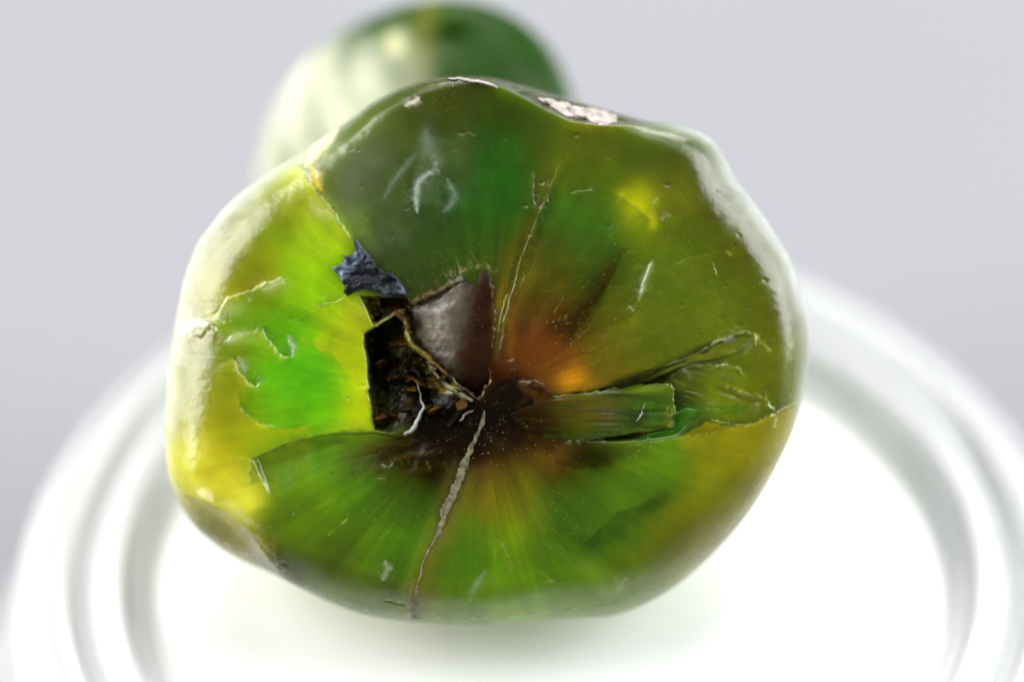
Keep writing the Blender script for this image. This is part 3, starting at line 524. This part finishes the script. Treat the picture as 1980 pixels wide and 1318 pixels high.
# smooth the uneven edge out on the way back
Tm = np.convolve(np.concatenate((T1[-60:], T1, T1[:60])), np.ones(121) / 121, 'valid')
tb = (T1 + (Tm - T1) * sstep(0, .5, ph)[:, None]) - np.sin(ph)[:, None] ** 1.1 * (1.55 + .1 * np.cos(2 * TH)[None, :] + Tm)
rr = rb * (1 + .02 * np.sin(3 * TH + 1) * np.sin(ph * 2)[:, None])
Xb = CX + rr * RS * np.cos(TH); Yb = CY - rr * RS * np.sin(TH)
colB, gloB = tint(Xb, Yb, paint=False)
colB = colB * (1 - sstep(.0, .5, ph)[:, None, None]) + s2l((175, 190, 6)) * sstep(.0, .5, ph)[:, None, None]
c0, g0 = tint(np.array([CX]), np.array([CY])); t0 = T[0].mean()
V = np.concatenate((W(np.array([CX]), np.array([CY]), np.array([t0])), W(X, Y, T).reshape(-1, 3), W(Xb, Yb, tb).reshape(-1, 3)))
V[:, 2] = np.maximum(V[:, 2], ZD - .098 + .0005)                           # flat resting place on the dish
ncol = np.concatenate((c0, colF.reshape(-1, 3), colB.reshape(-1, 3))); ngl = np.concatenate((g0, gloF.ravel(), gloB.ravel()))
nfr = np.clip(np.concatenate((np.zeros(1), frost_highlight(X, Y).ravel(), (frost_highlight(Xb, Yb) * sstep(.6, .2, ph)[:, None]).ravel(), np.zeros(1))), 0, 1)
nring = NR - 1 + NB
q = ring_faces(nring, NA) + 1
j = np.arange(NA); fan = np.stack((np.zeros(NA, int), 1 + j, 1 + (j + 1) % NA), -1)
last = 1 + (nring - 1) * NA
cap = len(V); V = np.concatenate((V, V[last:last + NA].mean(0, keepdims=True))); ncol = np.concatenate((ncol, ncol[-1:])); ngl = np.concatenate((ngl, ngl[-1:]))
fan2 = np.stack((np.full(NA, cap), last + (j + 1) % NA, last + j), -1)
BASE = np.array((0.0, 0.45, ZD - .098))
stone = bpy.data.objects.new('polished_stone', None); C.objects.link(stone); stone.location = Vector(BASE); stone.empty_display_size = .3
tag(stone, 'large polished translucent green and yellow stone with broken dark brown middle, in sharp focus', 'gemstone')
body = mesh_obj('body', V, q, np.concatenate((fan, fan2)), MAT_STONE, stone, attrs={'tint': ncol, 'gloss': ngl, 'frost_highlight': nfr}, offset=BASE)

# ------------------------------------------------------------------ pieces set into the face
def sample_relief(px, py):
    x = np.atleast_1d(np.asarray(px, float)); y = np.atleast_1d(np.asarray(py, float))
    tt = np.arctan2(-(y - CY), x - CX); rs = np.interp(tt, TH, RS, period=2 * np.pi)
    return relief(x.copy(), y.copy(), np.hypot(x - CX, y - CY) / rs, tt)
def piece(name, outline, top, mat, thick=.12, n=160, nr=26, jag=0, tints=None, parent=stone, seed=1, edge=.05, gl=.85):
    """a closed little solid: outline in the face frame, top(X, Y, rho) its height over the face"""
    O = np.array(outline, float); L = np.hypot(*(np.roll(O, -1, 0) - O).T); cum = np.concatenate(([0], np.cumsum(L)))
    ss = np.linspace(0, cum[-1], n, endpoint=False); P = np.stack([np.interp(ss, cum, np.append(O[:, k], O[0, k])) for k in (0, 1)], -1)
    cen = P.mean(0)
    if jag: P = P + (P - cen) / np.linalg.norm(P - cen, axis=1)[:, None] * (jag * fbm(P[:, 0] / 9, P[:, 1] / 9, seed, 3))[:, None]
    rh = np.linspace(0, 1, nr)[1:] ** .8
    X = cen[0] + rh[:, None] * (P[:, 0] - cen[0]); Y = cen[1] + rh[:, None] * (P[:, 1] - cen[1]); R = np.repeat(rh[:, None], n, 1)
    T = top(X, Y, R) - edge * sstep(.86, 1, R)
    t0 = top(np.array([cen[0]]), np.array([cen[1]]), np.array([0.0]))
    Xb = np.stack((P[:, 0], cen[0] + .5 * (P[:, 0] - cen[0]))); Yb = np.stack((P[:, 1], cen[1] + .5 * (P[:, 1] - cen[1]))); Tb = np.stack((T[-1] - thick, T[-1] - thick * 1.3))
    V = np.concatenate((W(cen[:1], cen[1:], t0), W(X, Y, T).reshape(-1, 3), W(Xb, Yb, Tb).reshape(-1, 3)))
    nrg = len(rh) + 2; q = ring_faces(nrg, n) + 1
    # the outline may run either way round: keep faces outward
    area2 = np.sum(P[:, 0] * np.roll(P[:, 1], -1) - np.roll(P[:, 0], -1) * P[:, 1])
    j = np.arange(n); fan = np.stack((np.zeros(n, int), 1 + j, 1 + (j + 1) % n), -1)
    last = 1 + (nrg - 1) * n; V = np.concatenate((V, V[last:last + n].mean(0, keepdims=True))); fan2 = np.stack((np.full(n, len(V) - 1), last + (j + 1) % n, last + j), -1)
    tr = np.concatenate((fan, fan2))
    if area2 > 0: q = q[:, ::-1]; tr = tr[:, ::-1]
    attrs = None
    if tints is not None:
        A = np.concatenate((cen[:1], X.ravel(), Xb.ravel(), cen[:1])); B = np.concatenate((cen[1:], Y.ravel(), Yb.ravel(), cen[1:]))
        attrs = {'tint': tints(A, B), 'gloss': np.full(len(A), gl)}
    return mesh_obj(name, V, q, tr, mat, parent, attrs=attrs, offset=BASE)

def sample_like(X, Y, lift):
    """height a little over the smooth face, ignoring the small damage"""
    return lift - .05 * ((X - CX) / 620) ** 2 - .05 * ((Y - CY) / 540) ** 2 + .020 * fbm(X / 260, Y / 260, 3, 3) - .02
# smoky curved fracture face in the middle
def nod_t(A, B):
    k = sstep(925, 800, A + .25 * (B - 640) + 14 * fbm(A / 30, B / 30, 3, 3)); k = k ** 1.3; c = s2l((36, 19, 6)) * (1 - k)[:, None] + s2l((134, 128, 114)) * k[:, None]; pt = sstep(.55, .75, vnoise(A / 9, B / 9, 12)) * sstep(900, 840, A); c = c * (1 - .5 * pt)[:, None]; w = sstep(945, 966, A); c = c * (1 - .7 * w)[:, None] + s2l((92, 66, 6)) * (.7 * w)[:, None]  # grey on the left is window reflection put into the tint
    e = sstep(830, 795, A + .2 * np.abs(B - 640)) * sstep(.0, .4, fbm(A / 14, B / 14, 8, 3)); c = c * (1 - .6 * e)[:, None] + s2l((205, 202, 190)) * (.6 * e)[:, None]
    d = sstep(720, 760, B); return c * (1 - .8 * d)[:, None] + s2l((16, 10, 6)) * (.8 * d)[:, None]
NOD = [(780,612),(800,588),(845,565),(880,545),(905,520),(940,515),(958,545),(964,600),(962,650),(952,700),(958,728),(930,762),(905,768),(872,738),(835,692),(795,655)]
o = piece('fracture_face', NOD, lambda X, Y, R: -.004 + .012 * np.sqrt(np.clip(1 - R ** 2, 0, 1)) - .0016 * 30 * np.log1p(np.exp(np.clip((870 - X + (Y - 650) * .15) / 30, -30, 30))) + .006 * fbm(X / 24, Y / 24, 5, 4) - .05 * sstep(690, 770, Y), MAT_NODULE, .15, 220, 34, 6, seed=4, tints=nod_t, edge=.010)
tag(o, 'smoky grey brown curved fracture face in the middle')
# blue-black metallic flake
CHIP = [(642,516),(660,512),(668,498),(658,492),(672,496),(682,492),(688,484),(684,462),(681,452),(692,466),(704,482),(716,494),(726,508),(738,522),(746,528),(758,528),(772,540),(784,560),(788,572),(776,574),(756,576),(742,570),(722,562),(700,560),(682,566),(672,572),(664,566),(668,552),(656,536)]
o = piece('metallic_flake', CHIP, lambda X, Y, R: .012 + .022 * fbm(X / 26, Y / 22, 13, 4) + .02 * sstep(640, 790, X), MAT_METAL, .03, 220, 22, 3, seed=6, edge=.012)
tag(o, 'jagged blue black metallic flake beside the bright slab')
# glassy green splinter lying in the break on the right
def spl_t(A, B):
    c = np.zeros(A.shape + (3,)); c[:] = s2l((66, 84, 6))
    def put(m, k): c[:] = c * (1 - m[..., None]) + s2l(k) * m[..., None]
    put(sstep(1180, 1060, A), (26, 12, 2)); put(.8 * np.exp(-(((A - 1150) / 60) ** 2 + ((B - 795) / 30) ** 2)), (104, 88, 6))
    put(.8 * np.exp(-(((A - 1255) / 40) ** 2 + ((B - 800) / 30) ** 2)), (70, 130, 12)); put(.75 * sstep(1276, 1300, A + 12 * fbm(A / 12, B / 12, 92, 3)) * sstep(.0, .3, .15 + fbm(A / 10, B / 16, 93, 3)), (175, 200, 70)); put(.8 * np.exp(-(((A - 1240) / 34) ** 2 + ((B - 752) / 8) ** 2)), (140, 170, 20))
    put(.7 * sstep(.1, .5, fbm(A / 90 + B / 200, B / 9, 91, 4)), (40, 56, 3)); put(.6 * sstep(824, 836, B) * sstep(1180, 1260, A), (110, 150, 20))
    return c
def spl_top(X, Y, R):
    return sample_like(X, Y, .032) - .045 * sstep(1130, 1230, X) + .018 * sstep(1230, 1306, X) + .012 * sstep(800, 790, Y - .08 * (X - 1200)) + .007 * fbm(X / 160, Y / 14, 15, 4)
o = piece('glassy_splinter', SPL, spl_top, MAT_STONE, .08, 260, 36, 4, tints=spl_t, seed=8, edge=.004, gl=.3)
tag(o, 'glassy green splinter with a bright broken end')
# thin flakes overlapping in the break on the right
def flake_t(c1, c2, x0, x1):
    def f(A, B):
        k = sstep(x0, x1, A + 20 * fbm(A / 40, B / 14, 44, 3))[:, None]; c = s2l(c1) * (1 - k) + s2l(c2) * k
        return c * (1 + .35 * fbm(A / 50, B / 10, 45, 3))[:, None]
    return f
FL1 = [(1170,752),(1235,732),(1290,708),(1340,686),(1380,664),(1410,648),(1440,640),(1460,650),(1452,668),(1430,684),(1390,692),(1340,700),(1300,716),(1250,738),(1200,752)]
o = piece('flake', FL1, lambda X, Y, R: sample_like(X, Y, .016) + .0016 * (Y - 680) * 0 + .008 * fbm(X / 60, Y / 12, 46, 3), MAT_STONE, .03, 160, 18, 3, tints=flake_t((30, 26, 5), (96, 106, 14), 1230, 1400), seed=61, edge=.008)
tag(o, 'long curved flake along the upper side of the break')
FL3 = [(1300,800),(1330,788),(1375,796),(1405,810),(1432,822),(1390,830),(1340,838),(1260,850),(1210,856),(1250,840),(1305,832)]
o = piece('flake', FL3, lambda X, Y, R: sample_like(X, Y, .010) + .006 * fbm(X / 30, Y / 10, 47, 3), MAT_STONE, .02, 120, 14, 2, tints=flake_t((18, 52, 4), (44, 92, 6), 1260, 1400), seed=63, edge=.006)
tag(o, 'dark green flake below the glassy splinter')
# broken glassy shards inside the dark hollow
def in_cav(x, y): return max(inpoly(np.array([x]), np.array([y]), CAV_L)[0], inpoly(np.array([x]), np.array([y]), CAV_U)[0])
SHC = ((20,12,5),(30,16,6),(48,25,6),(66,38,8),(76,56,8),(28,22,10),(50,46,10),(38,22,12),(24,16,8),(16,12,8))
def shard(cx, cy, ln, wd, ang, lift, col, seed):
    ca, sa = math.cos(ang), math.sin(ang); r = random.Random(seed)
    pts = []
    for a in sorted(r.uniform(0, 2 * math.pi) for _ in range(6)):
        k = r.uniform(.7, 1.1); u, v = ln * math.cos(a) * k, wd * math.sin(a) * k; pts.append((cx + u * ca - v * sa, cy + u * sa + v * ca))
    gx, gy = r.uniform(-.006, .006), r.uniform(-.006, .006)
    b = sample_relief(cx, cy)[0] + lift
    return piece('shard', pts, lambda X, Y, R: b + gx * (X - cx) + gy * (Y - cy) + .004 * fbm(X / 9, Y / 9, seed, 2), MAT_SHARD, .05, 24, 5, 1.5, tints=lambda A, B: np.repeat(s2l(col)[None], len(A), 0), seed=seed, edge=.004, gl=.2)
spots = []
while len(spots) < 34:
    x, y = random.uniform(690, 915), random.uniform(560, 810)
    if in_cav(x, y) > 6 and inpoly(np.array([x]), np.array([y]), NOD)[0] < -2: spots.append((x, y))
for k, (x, y) in enumerate(spots):
    a = math.atan2(y - 770, x - 925) + random.uniform(-.5, .5)
    amber = math.exp(-((x - 845) / 55) ** 2 - ((y - 735) / 32) ** 2) > .45
    shard(x, y, random.uniform(12, 38), random.uniform(5, 15), a, random.uniform(-.01, .04), (random.choice(((120,90,6),(90,60,6),(70,66,8))) if amber else random.choice(SHC)), 300 + k)
# grey vein running down from the middle
VL = np.array([(938,792),(930,830),(905,885),(882,940),(862,985),(845,1030),(825,1075),(812,1112),(804,1150),(800,1180),(798,1200)], float)
VWID = np.array([3, 10, 13, 16, 14, 8, 3.5, 3.5, 7, 12, 13], float)
nrm = np.gradient(VL, axis=0); nrm = np.stack((-nrm[:, 1], nrm[:, 0]), -1) / np.linalg.norm(nrm, axis=1)[:, None]
def strip(name, line, wid, mat, lift=.018, sub=14, across=9, jag=.5, seed=2, parent=stone, rug=.007):
    k = np.linspace(0, len(line) - 1, (len(line) - 1) * sub + 1); i = np.arange(len(line))
    P = np.stack([np.interp(k, i, line[:, c]) for c in (0, 1)], -1); w = np.interp(k, i, wid)
    P = P + 5 * np.stack((fbm(k, k * 0, seed, 3), fbm(k, k * 0 + 9, seed + 1, 3)), -1)
    g = np.gradient(P, axis=0); nn = np.stack((-g[:, 1], g[:, 0]), -1); nn /= np.linalg.norm(nn, axis=1)[:, None] + 1e-9
    wl = w * (1 + jag * fbm(k * 1.7, k * 0 + 3, seed + 2, 4)); wr = w * (1 + jag * fbm(k * 1.7, k * 0 + 7, seed + 3, 4))
    u = np.linspace(-1, 1, across)
    X = P[:, 0, None] + np.where(u < 0, u * wl[:, None], u * wr[:, None]) * nn[:, 0, None]; Y = P[:, 1, None] + np.where(u < 0, u * wl[:, None], u * wr[:, None]) * nn[:, 1, None]
    T = sample_relief(X.ravel(), Y.ravel()).reshape(X.shape)
    Tt = T + lift * (1 - u ** 2)[None, :] ** .6 - .008 + rug * fbm(X / 7, Y / 7, seed + 5, 3); Tb = T - .05
    n, m = X.shape; Vt = W(X, Y, Tt).reshape(-1, 3); Vb = W(X, Y, Tb).reshape(-1, 3); V = np.concatenate((Vt, Vb))
    a = np.arange(n - 1)[:, None] * m + np.arange(m - 1)[None, :]; a = a.ravel()
    qt = np.stack((a, a + 1, a + m + 1, a + m), -1); qb = qt[:, ::-1] + n * m
    e = np.arange(n - 1) * m; f = e + m - 1; g2 = np.arange(m - 1); h = g2 + (n - 1) * m
    sides = np.concatenate((np.stack((e, e + m, e + m + n * m, e + n * m), -1), np.stack((f, f + n * m, f + m + n * m, f + m), -1), np.stack((g2, g2 + n * m, g2 + 1 + n * m, g2 + 1), -1), np.stack((h, h + 1, h + 1 + n * m, h + n * m), -1)))
    return mesh_obj(name, V, np.concatenate((qt, qb, sides)), None, mat, parent, offset=BASE)
o = strip('vein', VL, VWID, MAT_VEIN, jag=.35, sub=20, lift=.0095, rug=.002); tag(o, 'grey brown vein running down to the lower edge')
o = strip('vein', np.array([(828,700),(842,722),(862,742),(885,760),(912,775)], float), np.array([5, 7, 8, 7, 3], float), MAT_VEIN, lift=.08, seed=12)
# crust left in the hollow of the upper edge
o = strip('crust', np.array([(868,150),(890,151),(915,154),(940,160),(962,166)], float), np.array([2, 4, 5, 5, 2], float), MAT_CRUST, lift=.03, seed=22)
o = strip('crust', np.array([(1040,186),(1070,197),(1100,208),(1130,218),(1165,224),(1196,226)], float), np.array([3, 9, 13, 15, 17, 9], float), MAT_CRUST, lift=.03, seed=25)
# pale strips modelled in place of curved highlights in the dark break
o = strip('curved_highlight', np.array([(806,735),(812,760),(818,785),(815,805),(800,825),(785,842)], float), np.array([1, 1.8, 3, 4.2, 4.5, 2.5], float), MAT_PALE, lift=.09, seed=31, jag=.3)
o = strip('curved_highlight', np.array([(888,812),(900,800),(912,792)], float), np.array([1.6, 2.2, 1.2], float), MAT_PALE, lift=.07, seed=35)
o = strip('curved_highlight', np.array([(1218,832),(1230,818),(1240,800),(1246,780)], float), np.array([4, 4, 3, 1.5], float), MAT_PALE, lift=.09, seed=37, jag=.3)

# ------------------------------------------------------------------ the rear pebble
def pebble(name, loc, rx, ry, rz, mat, seed):
    nu, nv = 160, 96
    u = np.linspace(0, 2 * np.pi, nu, endpoint=False); v = np.linspace(0, np.pi, nv)[1:-1]
    U, Vv = np.meshgrid(u, v); d = np.stack((np.sin(Vv) * np.cos(U), np.sin(Vv) * np.sin(U), np.cos(Vv)), -1)
    e = np.abs(d) ** .9 * np.sign(d); bump = 1 + .05 * np.sin(2 * U + 1) * np.sin(Vv) ** 2 + .04 * np.sin(3 * Vv + U)
    P = e * bump[..., None] * np.array((rx, ry, rz)); top = np.array([[0, 0, rz * 1.0]]); bot = np.array([[0, 0, -rz * 1.0]])
    Pn = np.concatenate((P.reshape(-1, 3), top, bot)); n = len(v)
    Pn[:, 2] = np.maximum(Pn[:, 2], -rz * .93)
    q = ring_faces(n, nu); j = np.arange(nu); f1 = np.stack((np.full(nu, n * nu), j, (j + 1) % nu), -1); f2 = np.stack((np.full(nu, n * nu + 1), (n - 1) * nu + (j + 1) % nu, (n - 1) * nu + j), -1)
    x, z = Pn[:, 0] + .04 * np.sin(Pn[:, 2] * 7), Pn[:, 2]
    def mix(c, col, m): return c * (1 - m)[:, None] + s2l(col) * m[:, None]
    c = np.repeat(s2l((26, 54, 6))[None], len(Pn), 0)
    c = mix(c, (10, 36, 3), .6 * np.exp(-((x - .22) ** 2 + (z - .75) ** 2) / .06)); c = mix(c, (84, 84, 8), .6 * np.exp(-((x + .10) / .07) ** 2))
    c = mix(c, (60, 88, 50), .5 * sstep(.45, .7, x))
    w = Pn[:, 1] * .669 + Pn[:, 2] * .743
    c = mix(c, (168, 171, 152), (.80 + .3 * np.sin(x * 17 + z * 9) * np.sin(z * 13 - x * 5)).clip(0, 1) * sstep(.08, -.34, x) * sstep(.74, .38, w + .1 * x)); c = mix(c, (190, 190, 150), .7 * np.exp(-((x + .24) / .07) ** 2 - ((w - .66) / .08) ** 2))  # pale left zone with window reflection painted in, plus a painted highlight spot
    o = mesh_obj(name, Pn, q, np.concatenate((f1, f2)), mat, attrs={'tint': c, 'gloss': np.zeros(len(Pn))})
    o.location = loc; return o
rear = pebble('pebble', Vector((-.47, 1.85, ZD - .098 + 1.07 * .93 + .01)), .78, .74, 1.07, MAT_REAR, 5)
rear.rotation_euler = (0, math.radians(9), math.radians(-6))
tag(rear, 'blurred dark green pebble with pale left side standing behind the large stone', 'pebble')
